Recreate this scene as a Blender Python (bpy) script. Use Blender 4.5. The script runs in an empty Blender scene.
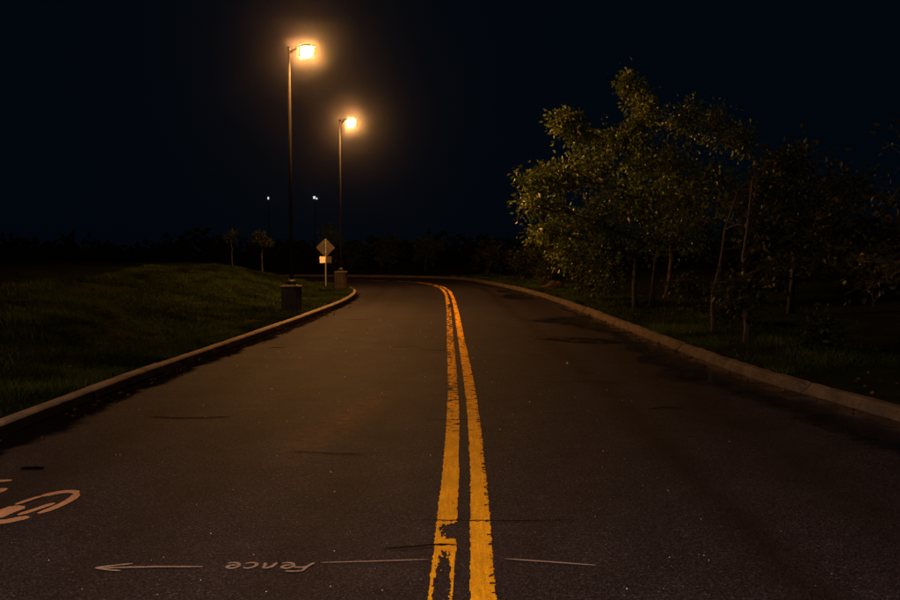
import bpy, math, random
import numpy as np
from mathutils import Vector, Matrix, noise
from mathutils.geometry import delaunay_2d_cdt

random.seed(7)
RNG = np.random.default_rng(7)
S = bpy.context.scene
COL = S.collection
R = math.radians

# ------------------------------------------------------------------ camera
cam_d = bpy.data.cameras.new('camera')
cam_d.lens = 35.0; cam_d.sensor_width = 36.0; cam_d.sensor_fit = 'HORIZONTAL'
cam_d.clip_start = 0.1; cam_d.clip_end = 3000
cam = bpy.data.objects.new('camera', cam_d); COL.objects.link(cam)
cam.location = (0, 0, 1.7); cam.rotation_euler = (R(90 - 3.33), 0, 0)
S.camera = cam

# ------------------------------------------------------------------ night sky
W = bpy.data.worlds.new('World'); S.world = W; W.use_nodes = True
bg = W.node_tree.nodes['Background']
bg.inputs['Color'].default_value = (0.10, 0.48, 1.0, 1)
bg.inputs['Strength'].default_value = 0.0040

S.view_settings.view_transform = 'Standard'
S.view_settings.look = 'None'
S.view_settings.exposure = 0.0
S.view_settings.gamma = 1.0
S.view_settings.use_curve_mapping = False
S.render.engine = 'CYCLES'
S.cycles.use_denoising = True
S.cycles.max_bounces = 5
S.cycles.diffuse_bounces = 2
S.cycles.glossy_bounces = 3
S.cycles.transmission_bounces = 3
S.cycles.transparent_max_bounces = 4
S.cycles.volume_bounces = 0
S.cycles.sample_clamp_indirect = 2.0

LAMP_COL = (1.0, 0.425, 0.11)     # sodium lamp
LAMP_STRENGTH = 4500.0
REAR_COL = (1.0, 0.63, 0.45)     # slightly whiter lamp behind the camera
REAR_STRENGTH = 11500.0

# ------------------------------------------------------------------ materials
def mat(name):
    m = bpy.data.materials.new(name); m.use_nodes = True
    nt = m.node_tree
    return m, nt, nt.nodes['Principled BSDF']

def nd(nt, t, **kw):
    n = nt.nodes.new(t)
    for k, v in kw.items():
        if k in n.inputs: n.inputs[k].default_value = v
        else: setattr(n, k, v)
    return n

def coord(nt):
    return nd(nt, 'ShaderNodeTexCoord').outputs['Object']

def geo_pos(nt):
    return nd(nt, 'ShaderNodeNewGeometry').outputs['Position']

def noise_tex(nt, vec, scale, detail=4, rough=.6, dist=0):
    n = nd(nt, 'ShaderNodeTexNoise')
    n.inputs['Scale'].default_value = scale; n.inputs['Detail'].default_value = detail
    n.inputs['Roughness'].default_value = rough; n.inputs['Distortion'].default_value = dist
    nt.links.new(vec, n.inputs['Vector'])
    return n.outputs['Fac']

def ramp(nt, fac, stops):
    r = nd(nt, 'ShaderNodeValToRGB')
    e = r.color_ramp.elements
    while len(e) < len(stops): e.new(.5)
    for el, (p, c) in zip(e, stops):
        el.position = p
        el.color = (c, c, c, 1) if not isinstance(c, tuple) else (*c, 1)
    nt.links.new(fac, r.inputs['Fac'])
    return r.outputs['Color']

def mix(nt, fac, a, b, mode='MIX'):
    m = nd(nt, 'ShaderNodeMix', data_type='RGBA', blend_type=mode)
    for sock, v in ((m.inputs[0], fac), (m.inputs[6], a), (m.inputs[7], b)):
        if hasattr(v, 'is_output'): nt.links.new(v, sock)
        elif isinstance(v, tuple): sock.default_value = (*v, 1)
        else: sock.default_value = v
    return m.outputs[2]

def math_n(nt, op, a, b=None, c=None):
    m = nd(nt, 'ShaderNodeMath', operation=op)
    for i, v in enumerate((a, b, c)):
        if v is None: continue
        if hasattr(v, 'is_output'): nt.links.new(v, m.inputs[i])
        else: m.inputs[i].default_value = v
    return m.outputs[0]

def bump(nt, bsdf, h, strength=.5, dist=.01):
    b = nd(nt, 'ShaderNodeBump')
    b.inputs['Strength'].default_value = strength; b.inputs['Distance'].default_value = dist
    nt.links.new(h, b.inputs['Height']); nt.links.new(b.outputs['Normal'], bsdf.inputs['Normal'])

def simple(name, col, rough=.6, metal=0, var=.25, scale=8, bmp=.2, bd=.004, spec=.5):
    m, nt, p = mat(name)
    v = geo_pos(nt)
    n = noise_tex(nt, v, scale, 5)
    lo = tuple(c * (1 - var) for c in col); hi = tuple(min(1, c * (1 + var)) for c in col)
    nt.links.new(ramp(nt, n, [(.3, lo), (.7, hi)]), p.inputs['Base Color'])
    p.inputs['Roughness'].default_value = rough; p.inputs['Metallic'].default_value = metal
    p.inputs['Specular IOR Level'].default_value = 0 if rough >= .85 else spec
    if bmp: bump(nt, p, noise_tex(nt, v, scale * 6, 4), bmp, bd)
    return m

def asphalt_material():
    m, nt, p = mat('asphalt')
    v = geo_pos(nt)
    uvn = nd(nt, 'ShaderNodeUVMap'); uvn.uv_map = 'UVMap'
    sep = nd(nt, 'ShaderNodeSeparateXYZ'); nt.links.new(uvn.outputs['UV'], sep.inputs[0])
    u, w = sep.outputs[0], sep.outputs[1]
    grain = noise_tex(nt, v, 70, 4, .75)
    vor = nd(nt, 'ShaderNodeTexVoronoi'); vor.inputs['Scale'].default_value = 105
    nt.links.new(v, vor.inputs['Vector'])
    stone = ramp(nt, vor.outputs['Color'], [(.0, .30), (.55, .8), (.85, 1.5), (1, 3.6)])
    c = ramp(nt, grain, [(.3, (.0075, .0068, .0092)), (.55, (.026, .0235, .031)), (.75, (.073, .066, .084))])
    c = mix(nt, 1.0, c, stone, 'MULTIPLY')
    # broad blotches of wear
    patch = ramp(nt, noise_tex(nt, v, .55, 5, .6, .4), [(.3, .84), (.7, 1.16)])
    c = mix(nt, 1.0, c, patch, 'MULTIPLY')
    c = mix(nt, 1.0, c, ramp(nt, noise_tex(nt, v, 38, 5, .8), [(.3, .45), (.7, 1.6)]), 'MULTIPLY')
    patch2 = ramp(nt, noise_tex(nt, v, 3.0, 4, .65), [(.3, .85), (.7, 1.15)])
    c = mix(nt, 1.0, c, patch2, 'MULTIPLY')
    # dark oil / wheel tracks running along the lanes (u = metres off the centre line)
    wob = math_n(nt, 'MULTIPLY', math_n(nt, 'SUBTRACT', noise_tex(nt, v, .35, 3), .5), .55)
    uu = math_n(nt, 'ADD', u, wob)
    def track(u0, wd, amt):
        d = math_n(nt, 'ABSOLUTE', math_n(nt, 'SUBTRACT', uu, u0))
        k = math_n(nt, 'SUBTRACT', 1.0, math_n(nt, 'SMOOTH_MIN', math_n(nt, 'DIVIDE', d, wd), 1.0, .4))
        k = math_n(nt, 'MAXIMUM', k, 0.0)
        br = ramp(nt, noise_tex(nt, v, 1.1, 4, .7), [(.3, .45), (.6, 1.0)])
        return math_n(nt, 'MULTIPLY', math_n(nt, 'MULTIPLY', k, amt), br)
    for u0, wd, amt in ((1.72, .26, .75), (-2.0, .5, .45), (2.7, .7, .6), (-3.1, .5, .6), (-.9, .35, .35)):
        c = mix(nt, track(u0, wd, amt), c, (.009, .006, .005))
    # rusty smear of old paint
    mp = nd(nt, 'ShaderNodeMapping'); mp.vector_type = 'TEXTURE'
    mp.inputs['Location'].default_value = (-1.02, 8.9, 0); mp.inputs['Rotation'].default_value = (0, 0, R(-8))
    mp.inputs['Scale'].default_value = (.34, 2.6, 1)
    nt.links.new(v, mp.inputs['Vector'])
    g = nd(nt, 'ShaderNodeTexGradient', gradient_type='SPHERICAL'); nt.links.new(mp.outputs[0], g.inputs[0])
    sm = math_n(nt, 'MULTIPLY', g.outputs['Fac'], ramp(nt, noise_tex(nt, v, 9, 5, .75), [(.40, 0.0), (.65, 1.0)]))
    c = mix(nt, math_n(nt, 'MULTIPLY', sm, 1.0), c, (.11, .048, .02))
    nt.links.new(c, p.inputs['Base Color'])
    nt.links.new(ramp(nt, noise_tex(nt, v, 1.7, 4), [(.3, .70), (.7, .76)]), p.inputs['Roughness'])
    p.inputs['Specular IOR Level'].default_value = .026
    h = mix(nt, .5, grain, vor.outputs['Distance'])
    bump(nt, p, h, .8, .010)
    return m

def paint_material(name, c0, c1, worn):
    m, nt, p = mat(name)
    v = geo_pos(nt)
    st = nd(nt, 'ShaderNodeMapping'); st.inputs['Scale'].default_value = (60, 3, 1); nt.links.new(v, st.inputs['Vector'])
    streak = noise_tex(nt, st.outputs[0], 1.0, 4, .6)
    c = ramp(nt, streak, [(.25, c0), (.75, c1)])
    c = mix(nt, ramp(nt, noise_tex(nt, v, 6, 5, .7), [(.5, 0.0), (.8, .5)]), c, tuple(x * .6 for x in c0))
    c = mix(nt, 1.0, c, ramp(nt, noise_tex(nt, v, 2.6, 6, .7), [(.35, .82), (.65, 1.06)]), 'MULTIPLY')
    c = mix(nt, ramp(nt, noise_tex(nt, v, 130, 3, .7), [(.52, 0.0), (.66, worn)]), c, (.04, .035, .03))
    nt.links.new(c, p.inputs['Base Color']); p.inputs['Roughness'].default_value = .7
    p.inputs['Specular IOR Level'].default_value = .02
    bump(nt, p, noise_tex(nt, v, 80, 4, .75), .9, .008)
    return m

def leaf_material(name, c0, c1, rough=.38, spec=.3, patchy=False):
    m, nt, p = mat(name)
    a = nd(nt, 'ShaderNodeAttribute'); a.attribute_name = 'tint'
    c = ramp(nt, a.outputs['Fac'], [(0, c0), (1, c1)])
    if patchy:
        v = geo_pos(nt)
        c = mix(nt, 1.0, c, ramp(nt, noise_tex(nt, v, .75, 5, .65, .6), [(.36, .25), (.62, 1.35)]), 'MULTIPLY')
        c = mix(nt, ramp(nt, noise_tex(nt, v, 2.2, 4, .7), [(.55, 0.0), (.75, .35)]), c, (.045, .04, .012))
    nt.links.new(c, p.inputs['Base Color'])
    p.inputs['Roughness'].default_value = rough
    p.inputs['Specular IOR Level'].default_value = spec
    t = nd(nt, 'ShaderNodeBsdfTranslucent'); nt.links.new(c, t.inputs['Color'])
    mx = nd(nt, 'ShaderNodeMixShader'); mx.inputs[0].default_value = .25
    nt.links.new(p.outputs[0], mx.inputs[1]); nt.links.new(t.outputs[0], mx.inputs[2])
    nt.links.new(mx.outputs[0], nt.nodes['Material Output'].inputs['Surface'])
    return m

def soil_material():
    m, nt, p = mat('verge_soil')
    v = geo_pos(nt)
    n = noise_tex(nt, v, 2.2, 6, .65)
    c = ramp(nt, n, [(.3, (.005, .008, .003)), (.5, (.010, .016, .004)), (.7, (.018, .025, .006))])
    c = mix(nt, ramp(nt, noise_tex(nt, v, 40, 4, .7), [(.35, 0.0), (.7, .7)]), c, (.015, .013, .008))
    nt.links.new(c, p.inputs['Base Color']); p.inputs['Roughness'].default_value = .95
    p.inputs['Specular IOR Level'].default_value = 0
    bump(nt, p, noise_tex(nt, v, 22, 5, .7), 1.0, .05)
    return m

def concrete_material(name, col, streak=0):
    m, nt, p = mat(name)
    v = geo_pos(nt)
    c = ramp(nt, noise_tex(nt, v, 3.5, 6, .65), [(.3, tuple(x * .55 for x in col)), (.7, tuple(x * 1.2 for x in col))])
    c = mix(nt, ramp(nt, noise_tex(nt, v, 24, 5, .75), [(.5, 0.0), (.72, .75)]), c, tuple(x * .3 for x in col))
    if streak:
        st = nd(nt, 'ShaderNodeMapping'); st.inputs['Scale'].default_value = (14, 14, .8); nt.links.new(v, st.inputs['Vector'])
        c = mix(nt, ramp(nt, noise_tex(nt, st.outputs[0], 1, 4), [(.45, 0.0), (.65, .7)]), c, tuple(x * .3 for x in col))
    nt.links.new(c, p.inputs['Base Color']); p.inputs['Roughness'].default_value = .9
    p.inputs['Specular IOR Level'].default_value = .01
    bump(nt, p, noise_tex(nt, v, 55, 5, .7), .6, .012)
    return m

def shaded_kerb_material():
    m = concrete_material('shaded_kerb_concrete', (.22, .18, .145)); nt = m.node_tree; p = nt.nodes['Principled BSDF']
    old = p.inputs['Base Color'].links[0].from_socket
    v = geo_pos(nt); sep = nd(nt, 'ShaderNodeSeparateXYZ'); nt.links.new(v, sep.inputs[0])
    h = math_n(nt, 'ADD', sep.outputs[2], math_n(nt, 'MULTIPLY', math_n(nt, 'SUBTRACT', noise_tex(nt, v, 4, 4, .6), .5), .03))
    f = ramp(nt, h, [(.098, 1.0), (.118, 0.0)])  # lower face darkened in colour: shade of the unlit side painted in
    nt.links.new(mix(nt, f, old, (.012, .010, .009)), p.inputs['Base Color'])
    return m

def fade_edge(nt, p, v, sc=6.0):
    # thins out towards its rim: attribute edge is 0 at the rim
    a = nd(nt, 'ShaderNodeAttribute'); a.attribute_name = 'edge'
    f = math_n(nt, 'ADD', a.outputs['Fac'], math_n(nt, 'MULTIPLY', math_n(nt, 'SUBTRACT', noise_tex(nt, v, sc, 7, .75), .5), 1.0))
    f = ramp(nt, f, [(.10, 0.0), (.45, 1.0)])
    t = nd(nt, 'ShaderNodeBsdfTransparent'); mx = nd(nt, 'ShaderNodeMixShader')
    nt.links.new(f, mx.inputs[0]); nt.links.new(t.outputs[0], mx.inputs[1]); nt.links.new(p.outputs[0], mx.inputs[2])
    nt.links.new(mx.outputs[0], nt.nodes['Material Output'].inputs['Surface'])

def dirt_material():
    m = simple('gutter_dirt', (.005, .0045, .004), .9, scale=20, var=.5, bmp=.8, bd=.02)
    nt = m.node_tree; fade_edge(nt, nt.nodes['Principled BSDF'], geo_pos(nt), 5.0)
    return m

def wet_material():
    m, nt, p = mat('wet_asphalt')
    v = geo_pos(nt)
    n = noise_tex(nt, v, 60, 3, .7)
    nt.links.new(ramp(nt, n, [(.3, (.004, .004, .005)), (.7, (.010, .009, .009))]), p.inputs['Base Color'])
    nt.links.new(ramp(nt, noise_tex(nt, v, 2.5, 4), [(.35, .08), (.7, .4)]), p.inputs['Roughness'])
    p.inputs['Specular IOR Level'].default_value = .35
    bump(nt, p, noise_tex(nt, v, 30, 3), .12, .004)
    fade_edge(nt, p, v)
    return m

def glow_material(name, col, strength):
    m, nt, p = mat(name)
    nt.nodes.remove(p)
    e = nd(nt, 'ShaderNodeEmission')
    e.inputs['Color'].default_value = (*col, 1); e.inputs['Strength'].default_value = strength
    nt.links.new(e.outputs[0], nt.nodes['Material Output'].inputs['Surface'])
    return m

def bark_material():
    m, nt, p = mat('bark')
    v = geo_pos(nt)
    st = nd(nt, 'ShaderNodeMapping'); st.inputs['Scale'].default_value = (30, 30, 5); nt.links.new(v, st.inputs['Vector'])
    n = noise_tex(nt, st.outputs[0], 1, 5, .65)
    nt.links.new(ramp(nt, n, [(.3, (.008, .006, .004)), (.7, (.042, .032, .022))]), p.inputs['Base Color'])
    p.inputs['Roughness'].default_value = .9
    bump(nt, p, n, .8, .02)
    return m

M = dict(
    asphalt=asphalt_material(),
    yellow=paint_material('yellow_road_paint', (.70, .31, .008), (.98, .55, .012), .7),
    white=paint_material('faded_white_road_paint', (.40, .24, .14), (.56, .34, .20), .8),
    chalk=paint_material('sprayed_marking_paint', (.26, .21, .19), (.40, .33, .30), .95),
    soil=soil_material(),
    ground=simple('dark_ground', (.008, .009, .006), .95),
    kerb=concrete_material('kerb_concrete', (.088, .072, .058)),
    shaded_kerb=shaded_kerb_material(),
    pedestal=concrete_material('pedestal_concrete', (.11, .09, .075), 1),
    dirt=dirt_material(),
    wet=wet_material(),
    crack=simple('crack_dark', (.004, .004, .004), .95, bmp=0),  # near-black colour of the cracks and tar marks
    steel=simple('painted_steel', (.016, .014, .012), .9, 0),
    darksteel=simple('dark_steel', (.02, .02, .022), .6, .3),
    alu=simple('weathered_aluminium', (.045, .037, .03), .75, .2, scale=5),
    bright_alu=simple('bright_aluminium', (.45, .36, .26), .42, 1.0, var=.1, scale=5, bmp=.05),
    post=simple('galvanised_post', (.34, .32, .29), .5, .5),
    bowl=glow_material('lit_sodium_bowl', LAMP_COL, LAMP_STRENGTH),
    rear_bowl=glow_material('lit_white_bowl', REAR_COL, REAR_STRENGTH),
    white_lamp=glow_material('lit_white_panel', (.85, .95, 1.0), .9),
    bark=bark_material(),
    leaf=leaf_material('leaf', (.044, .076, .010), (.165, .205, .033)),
    leaf_shaded=leaf_material('leaf_shaded', (.010, .015, .003), (.036, .042, .010), .5, .1),  # darker copy of the leaf, night shade put into its colour
    grass=leaf_material('grass_blade', (.014, .026, .004), (.048, .070, .012), .9, 0.0, True),
    litter=leaf_material('dead_leaf', (.02, .013, .006), (.10, .06, .025), .9, 0.0),
    glass=simple('glass_chip', (.85, .85, .82), .12, 0, bmp=0),
    stone=simple('field_stone', (.04, .03, .024), .9, bmp=.6, bd=.02),
)

# ------------------------------------------------------------------ helpers
def mesh_obj(name, V, F, m, parent=None, smooth=False, tint=None):
    me = bpy.data.meshes.new(name)
    if isinstance(F, np.ndarray):
        k = F.shape[1]
        V = np.asarray(V, dtype=np.float32)
        me.vertices.add(len(V)); me.vertices.foreach_set('co', V.ravel())
        me.loops.add(F.size); me.loops.foreach_set('vertex_index', F.ravel().astype(np.int32))
        me.polygons.add(len(F)); me.polygons.foreach_set('loop_start', np.arange(0, F.size, k, dtype=np.int32))
        me.update(calc_edges=True)
    else:
        me.from_pydata([tuple(v) for v in V], [], [tuple(f) for f in F]); me.update()
    if smooth: me.polygons.foreach_set('use_smooth', [True] * len(me.polygons))
    if tint is not None:
        a = me.attributes.new('tint', 'FLOAT', 'FACE'); a.data.foreach_set('value', np.asarray(tint, dtype=np.float32))
    me.materials.append(m)
    o = bpy.data.objects.new(name, me); COL.objects.link(o)
    if parent: o.parent = parent
    return o

def tag(o, label=None, cat=None, group=None, kind=None):
    if label: o['label'] = label
    if cat: o['category'] = cat
    if group: o['group'] = group
    if kind: o['kind'] = kind
    return o

def empty(name, loc, label=None, cat=None, group=None, kind=None, rz=0):
    o = bpy.data.objects.new(name, None); COL.objects.link(o)
    o.location = loc; o.rotation_euler = (0, 0, rz); o.empty_display_size = .2
    return tag(o, label, cat, group, kind)

def copy_tree(o, parent=None):
    c = o.copy(); COL.objects.link(c); c.parent = parent
    for ch in list(o.children): copy_tree(ch, c)
    return c

class MB:
    """collects shapes, then links them as one mesh"""
    def __init__(s): s.v = []; s.f = []
    def add(s, V, F):
        n = len(s.v); s.v += [tuple(x) for x in V]; s.f += [tuple(i + n for i in f) for f in F]; return s
    def box(s, c, size, rot=None, bev=0.0):
        hx, hy, hz = [q / 2 for q in size]
        b = min(bev, hx * .9, hy * .9, hz * .9)
        if b <= 0:
            V = [Vector((x, y, z)) for z in (-hz, hz) for y in (-hy, hy) for x in (-hx, hx)]
            F = [(0, 2, 3, 1), (4, 5, 7, 6), (0, 1, 5, 4), (2, 6, 7, 3), (0, 4, 6, 2), (1, 3, 7, 5)]
        else:
            ring = [(-hx + b, -hy), (hx - b, -hy), (hx, -hy + b), (hx, hy - b), (hx - b, hy), (-hx + b, hy), (-hx, hy - b), (-hx, -hy + b)]
            V, F = [], []
            for z, k in ((-hz, 1), (-hz + b, 0), (hz - b, 0), (hz, 1)):
                for x, y in ring:
                    V.append(Vector((x - math.copysign(b * k, x), y - math.copysign(b * k, y), z)))
            for r in range(3):
                for i in range(8):
                    j = (i + 1) % 8; F.append((r * 8 + i, r * 8 + j, r * 8 + 8 + j, r * 8 + 8 + i))
            F.append(tuple(range(7, -1, -1))); F.append(tuple(range(24, 32)))
        if rot: V = [rot @ q for q in V]
        c = Vector(c)
        return s.add([q + c for q in V], F)
    def tube(s, pts, rad, n=8, caps=True):
        pts = [Vector(p) for p in pts]
        if not hasattr(rad, '__len__'): rad = [rad] * len(pts)
        V, F = [], []
        ref = None
        for i, p in enumerate(pts):
            t = (pts[min(i + 1, len(pts) - 1)] - pts[max(i - 1, 0)]).normalized()
            if ref is None:
                ref = Vector((1, 0, 0)) if abs(t.x) < .8 else Vector((0, 1, 0))
            a = (ref - t * ref.dot(t)).normalized(); ref = a
            b = t.cross(a)
            for k in range(n):
                an = 2 * math.pi * k / n
                V.append(p + (a * math.cos(an) + b * math.sin(an)) * rad[i])
        for i in range(len(pts) - 1):
            for k in range(n):
                j = (k + 1) % n
                F.append((i * n + k, i * n + j, (i + 1) * n + j, (i + 1) * n + k))
        if caps:
            F.append(tuple(range(n - 1, -1, -1))); F.append(tuple((len(pts) - 1) * n + k for k in range(n)))
        return s.add(V, F)
    def build(s, name, m, parent=None, smooth=False):
        return mesh_obj(name, s.v, s.f, m, parent, smooth)

def spline(K, n):
    K = np.array(K, float); P = np.vstack([2 * K[0] - K[1], K, 2 * K[-1] - K[-2]])
    out = []
    segs = len(K) - 1
    for q in np.linspace(0, segs, n):
        i = min(int(q), segs - 1); t = q - i
        p0, p1, p2, p3 = P[i], P[i + 1], P[i + 2], P[i + 3]
        out.append(.5 * ((2 * p1) + (-p0 + p2) * t + (2 * p0 - 5 * p1 + 4 * p2 - p3) * t * t + (-p0 + 3 * p1 - 3 * p2 + p3) * t ** 3))
    return np.array(out)

def arc(P):
    d = np.r_[0, np.cumsum(np.linalg.norm(np.diff(P, axis=0), axis=1))]
    return d
def resample(P, step):
    d = arc(P); q = np.arange(0, d[-1], step)
    return np.c_[np.interp(q, d, P[:, 0]), np.interp(q, d, P[:, 1])]
def normals(P):
    t = np.gradient(P, axis=0); t /= np.linalg.norm(t, axis=1)[:, None]
    return np.c_[-t[:, 1], t[:, 0]]          # to the left of travel

def smooth(a, b, x):
    t = np.clip((x - a) / (b - a), 0, 1); return t * t * (3 - 2 * t)

def fbm(x, y, s, seed=0.0, o=3):
    return noise.fractal(Vector((x * s + seed, y * s - seed, seed)), 1.0, 2.0, o)

# ------------------------------------------------------------------ the road
KL = [(-4.2, -14), (-4.1, 0), (-4.02, 7.7), (-3.93, 11.5), (-3.67, 16), (-3.40, 22), (-3.25, 27), (-3.35, 31), (-3.65, 34),
      (-4.3, 36.8), (-5.4, 39.8), (-7.2, 42.2), (-10.5, 44.2), (-20, 46), (-60, 47)]
KC = [(-.02, -14), (.0, 0), (.115, 7), (.138, 11), (.11, 16), (.077, 22.5), (.017, 29), (-.06, 33), (-.20, 36.5),
      (-.62, 40.5), (-1.75, 44.6), (-4.2, 47.6), (-9.0, 49.4), (-20, 50.5), (-60, 51.5)]
KR = [(5.2, -14), (5.05, 0), (4.52, 7.7), (3.98, 11.5), (3.77, 16.2), (3.62, 21.5), (3.44, 27.5), (3.15, 32), (2.72, 36.5),
      (1.75, 43), (.5, 48.8), (-2.6, 52.2), (-9, 54), (-20, 54.8), (-60, 56)]
NS = 560
CL, CC, CR = spline(KL, NS), spline(KC, NS), spline(KR, NS)

def build_road():
    cols = 13
    V, UV = [], []
    s = arc(CC)
    for i in range(NS):
        for j in range(cols):
            f = j / (cols - 1)
            if f < .5: p = CL[i] + (CC[i] - CL[i]) * (f * 2)
            else: p = CC[i] + (CR[i] - CC[i]) * (f * 2 - 1)
            V.append((p[0], p[1], 0.0)); sg = -1 if f < .5 else 1
            UV.append((sg * np.linalg.norm(p - CC[i]), s[i]))
    F = [(i * cols + j, i * cols + j + 1, (i + 1) * cols + j + 1, (i + 1) * cols + j) for i in range(NS - 1) for j in range(cols - 1)]
    o = mesh_obj('road', V, F, M['asphalt'])
    uv = o.data.uv_layers.new(name='UVMap')
    idx = np.empty(len(o.data.loops), np.int32); o.data.loops.foreach_get('vertex_index', idx)
    uv.data.foreach_set('uv', np.array(UV, np.float32)[idx].ravel())
    return tag(o, 'worn dark asphalt road bending left into the night', kind='structure')
road = build_road()

def stripe(off, width, side):
    """a worn paint stripe: a fine sheet with the flaked cells left out"""
    P = CC; s = arc(P); N = normals(P)
    y0 = 1.0                            # arc 14 = y 0
    V, F = [], []
    q = y0
    rows = []
    while q < 82:
        d = q - 14
        rows.append(q)
        q += max(.008, d * d * .00022) if d > 3.2 else .03
    cols = 27
    for q in rows:
        px, py = np.interp(q, s, P[:, 0]), np.interp(q, s, P[:, 1])
        nx, ny = np.interp(q, s, N[:, 0]), np.interp(q, s, N[:, 1])
        wob = .006 * noise.noise(Vector((q * 2.2, off * 50, 0)))
        for j in range(cols):
            o = off + (j / (cols - 1) - .5) * width + wob
            V.append((px - nx * o, py - ny * o, .004))
    for i in range(len(rows) - 1):
        q = rows[i]; yy = q - 14
        for j in range(cols - 1):
            u = (j + .5) / (cols - 1)                   # 0 left .. 1 right
            x = off + (u - .5) * width
            n1 = noise.fractal(Vector((x * 60, q * 14, side * 9)), .9, 2, 4)
            n2 = .75 * noise.noise(Vector((x * 10, q * 19, side * 5 + 3))) + .5 * noise.noise(Vector((x * 22, q * 57, side * 3 + 8)))      # transverse cracking
            n3 = noise.noise(Vector((0.3, q * .55, side * 11)))
            rag = .08 + .08 * max(0, n3 + .2)
            edge = min(u, 1 - u)
            k = n1 * .55
            gone = edge < rag * (.5 + .9 * k + .25)
            if side > 0 and u > .72 - .1 * n3: gone |= (n2 > .22 - .5 * max(0, n3)) and u > .74 + .18 * k
            if side < 0 and u > .55: gone |= n2 > .62
            if yy > 8:                                  # flaked ladder pattern further out
                a = smooth(8, 11, yy)
                lim = (.20 if side > 0 else .08) - .22 * n3 * a
                if side < 0: lim -= .16 * smooth(13, 17, yy) * (1 - smooth(24, 30, yy))
                lim -= .22 * float(smooth(36, 44, yy))
                gone |= (n2 + .35 * k) > lim + .2 * (1 - a)
            if side < 0:                                # the two big flakes close to the camera
                e1 = ((u - .78) / .56) ** 2 + ((yy - 5.19) / .15) ** 2 + .7 * n1 + .3 * n2
                e2 = ((u - .52 + .12 * (yy - 4.4)) / .31) ** 2 + ((yy - 4.32) / .50) ** 2 + .7 * n1 + .35 * n2
                gone |= e1 < 1 or (e2 < 1 and 3 < yy < 4.84)
            if abs(yy - 5.38 - .03 * noise.noise(Vector((x * 30, 0, 2)))) < .006: gone = True
            if side < 0 and abs(yy - 4.93 - .12 * (x + .1) + .02 * noise.noise(Vector((x * 40, 0, 5)))) < .009: gone = True
            if not gone:
                F.append((i * cols + j, i * cols + j + 1, (i + 1) * cols + j + 1, (i + 1) * cols + j))
    return mesh_obj('yellow_stripe', V, F, M['yellow'])

yl = empty('centre_line', (0, 0, 0), 'double yellow centre line, flaked and cracked, along the road', 'road marking')
for off, side in ((-.104, -1), (.104, 1)):
    o = stripe(off, .142, side); o.parent = yl

def ribbon(pts, w, z, ragged=.25, step=.01, seed=0):
    """flat hand-painted stroke as (V, F)"""
    P = resample(np.array(pts, float), step)
    if len(P) < 3: P = np.array([pts[0], ((np.array(pts[0]) + np.array(pts[-1])) / 2), pts[-1]], float)
    N = normals(P); V, F = [], []
    for i, (p, n) in enumerate(zip(P, N)):
        t = i / (len(P) - 1)
        tap = min(1, .45 + 4 * min(t, 1 - t))
        a = w / 2 * tap * (1 + ragged * noise.noise(Vector((i * .7, seed, 0))))
        b = w / 2 * tap * (1 + ragged * noise.noise(Vector((i * .7, seed, 9))))
        V += [(p[0] + n[0] * a, p[1] + n[1] * a, z), (p[0] - n[0] * b, p[1] - n[1] * b, z)]
    F = [(2 * i, 2 * i + 1, 2 * i + 3, 2 * i + 2) for i in range(len(P) - 1)]
    return V, F

def curve_pts(K, n=30): return spline(K, n)

# sprayed survey marking: arrow, the word Fence (upside down from here) and two lines
fm = empty('survey_marking', (-1, 4.7, 0), 'pale sprayed arrow and upside down word Fence across the near lane', 'road marking')
def mark(name, strokes, w):
    b = MB()
    for i, st in enumerate(strokes):
        V, F = ribbon(st, w, .0045 + .0004 * i, seed=i * 3.1, step=.006)
        b.add([(v[0] + 1, v[1] - 4.7, v[2]) for v in V], F)
    o = b.build(name, M['chalk'], fm); return o
mark('arrow', [[(-1.885, 4.57), (-1.55, 4.59), (-1.32, 4.59)], [(-1.89, 4.575), (-1.78, 4.615), (-1.71, 4.635)], [(-1.89, 4.567), (-1.80, 4.54), (-1.735, 4.527)]], .018)
mark('line', [[(-.70, 4.65), (-.42, 4.672), (-.115, 4.70)]], .013)
mark('line', [[(.302, 4.71), (.55, 4.66), (.785, 4.61)]], .017)
# letters: local coordinates of the word as written, then turned half a turn
def letter(K, n=24): return [(p[0], p[1]) for p in spline(K, n)]
E = [(.0, .035), (.05, .05), (.055, .085), (.025, .095), (.0, .06), (.01, .015), (.04, .0), (.07, .015)]
LET = {
    'F': [[(.0, .0), (.03, .07), (.045, .14)], [(.04, .135), (.09, .145), (.14, .14)], [(.025, .075), (.06, .082), (.10, .08)]],
    'e': [E],
    'n': [[(.0, .0), (.01, .05), (.02, .09)], [(.015, .055), (.035, .09), (.055, .085), (.055, .04), (.065, .0)]],
    'c': [[(.07, .08), (.045, .095), (.01, .06), (.012, .015), (.04, .0), (.075, .02)]],
}
xo = 0; k = 0
for ch, adv in (('F', .105), ('e', .098), ('n', .095), ('c', .10), ('e', .1)):
    st = []
    for K in LET[ch]:
        L_ = letter(K)
        st.append([(-.735 - (xo + px), 4.65 - py * .88) for px, py in L_])
    b = mark('letter', st, .019)
    xo += adv

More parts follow.
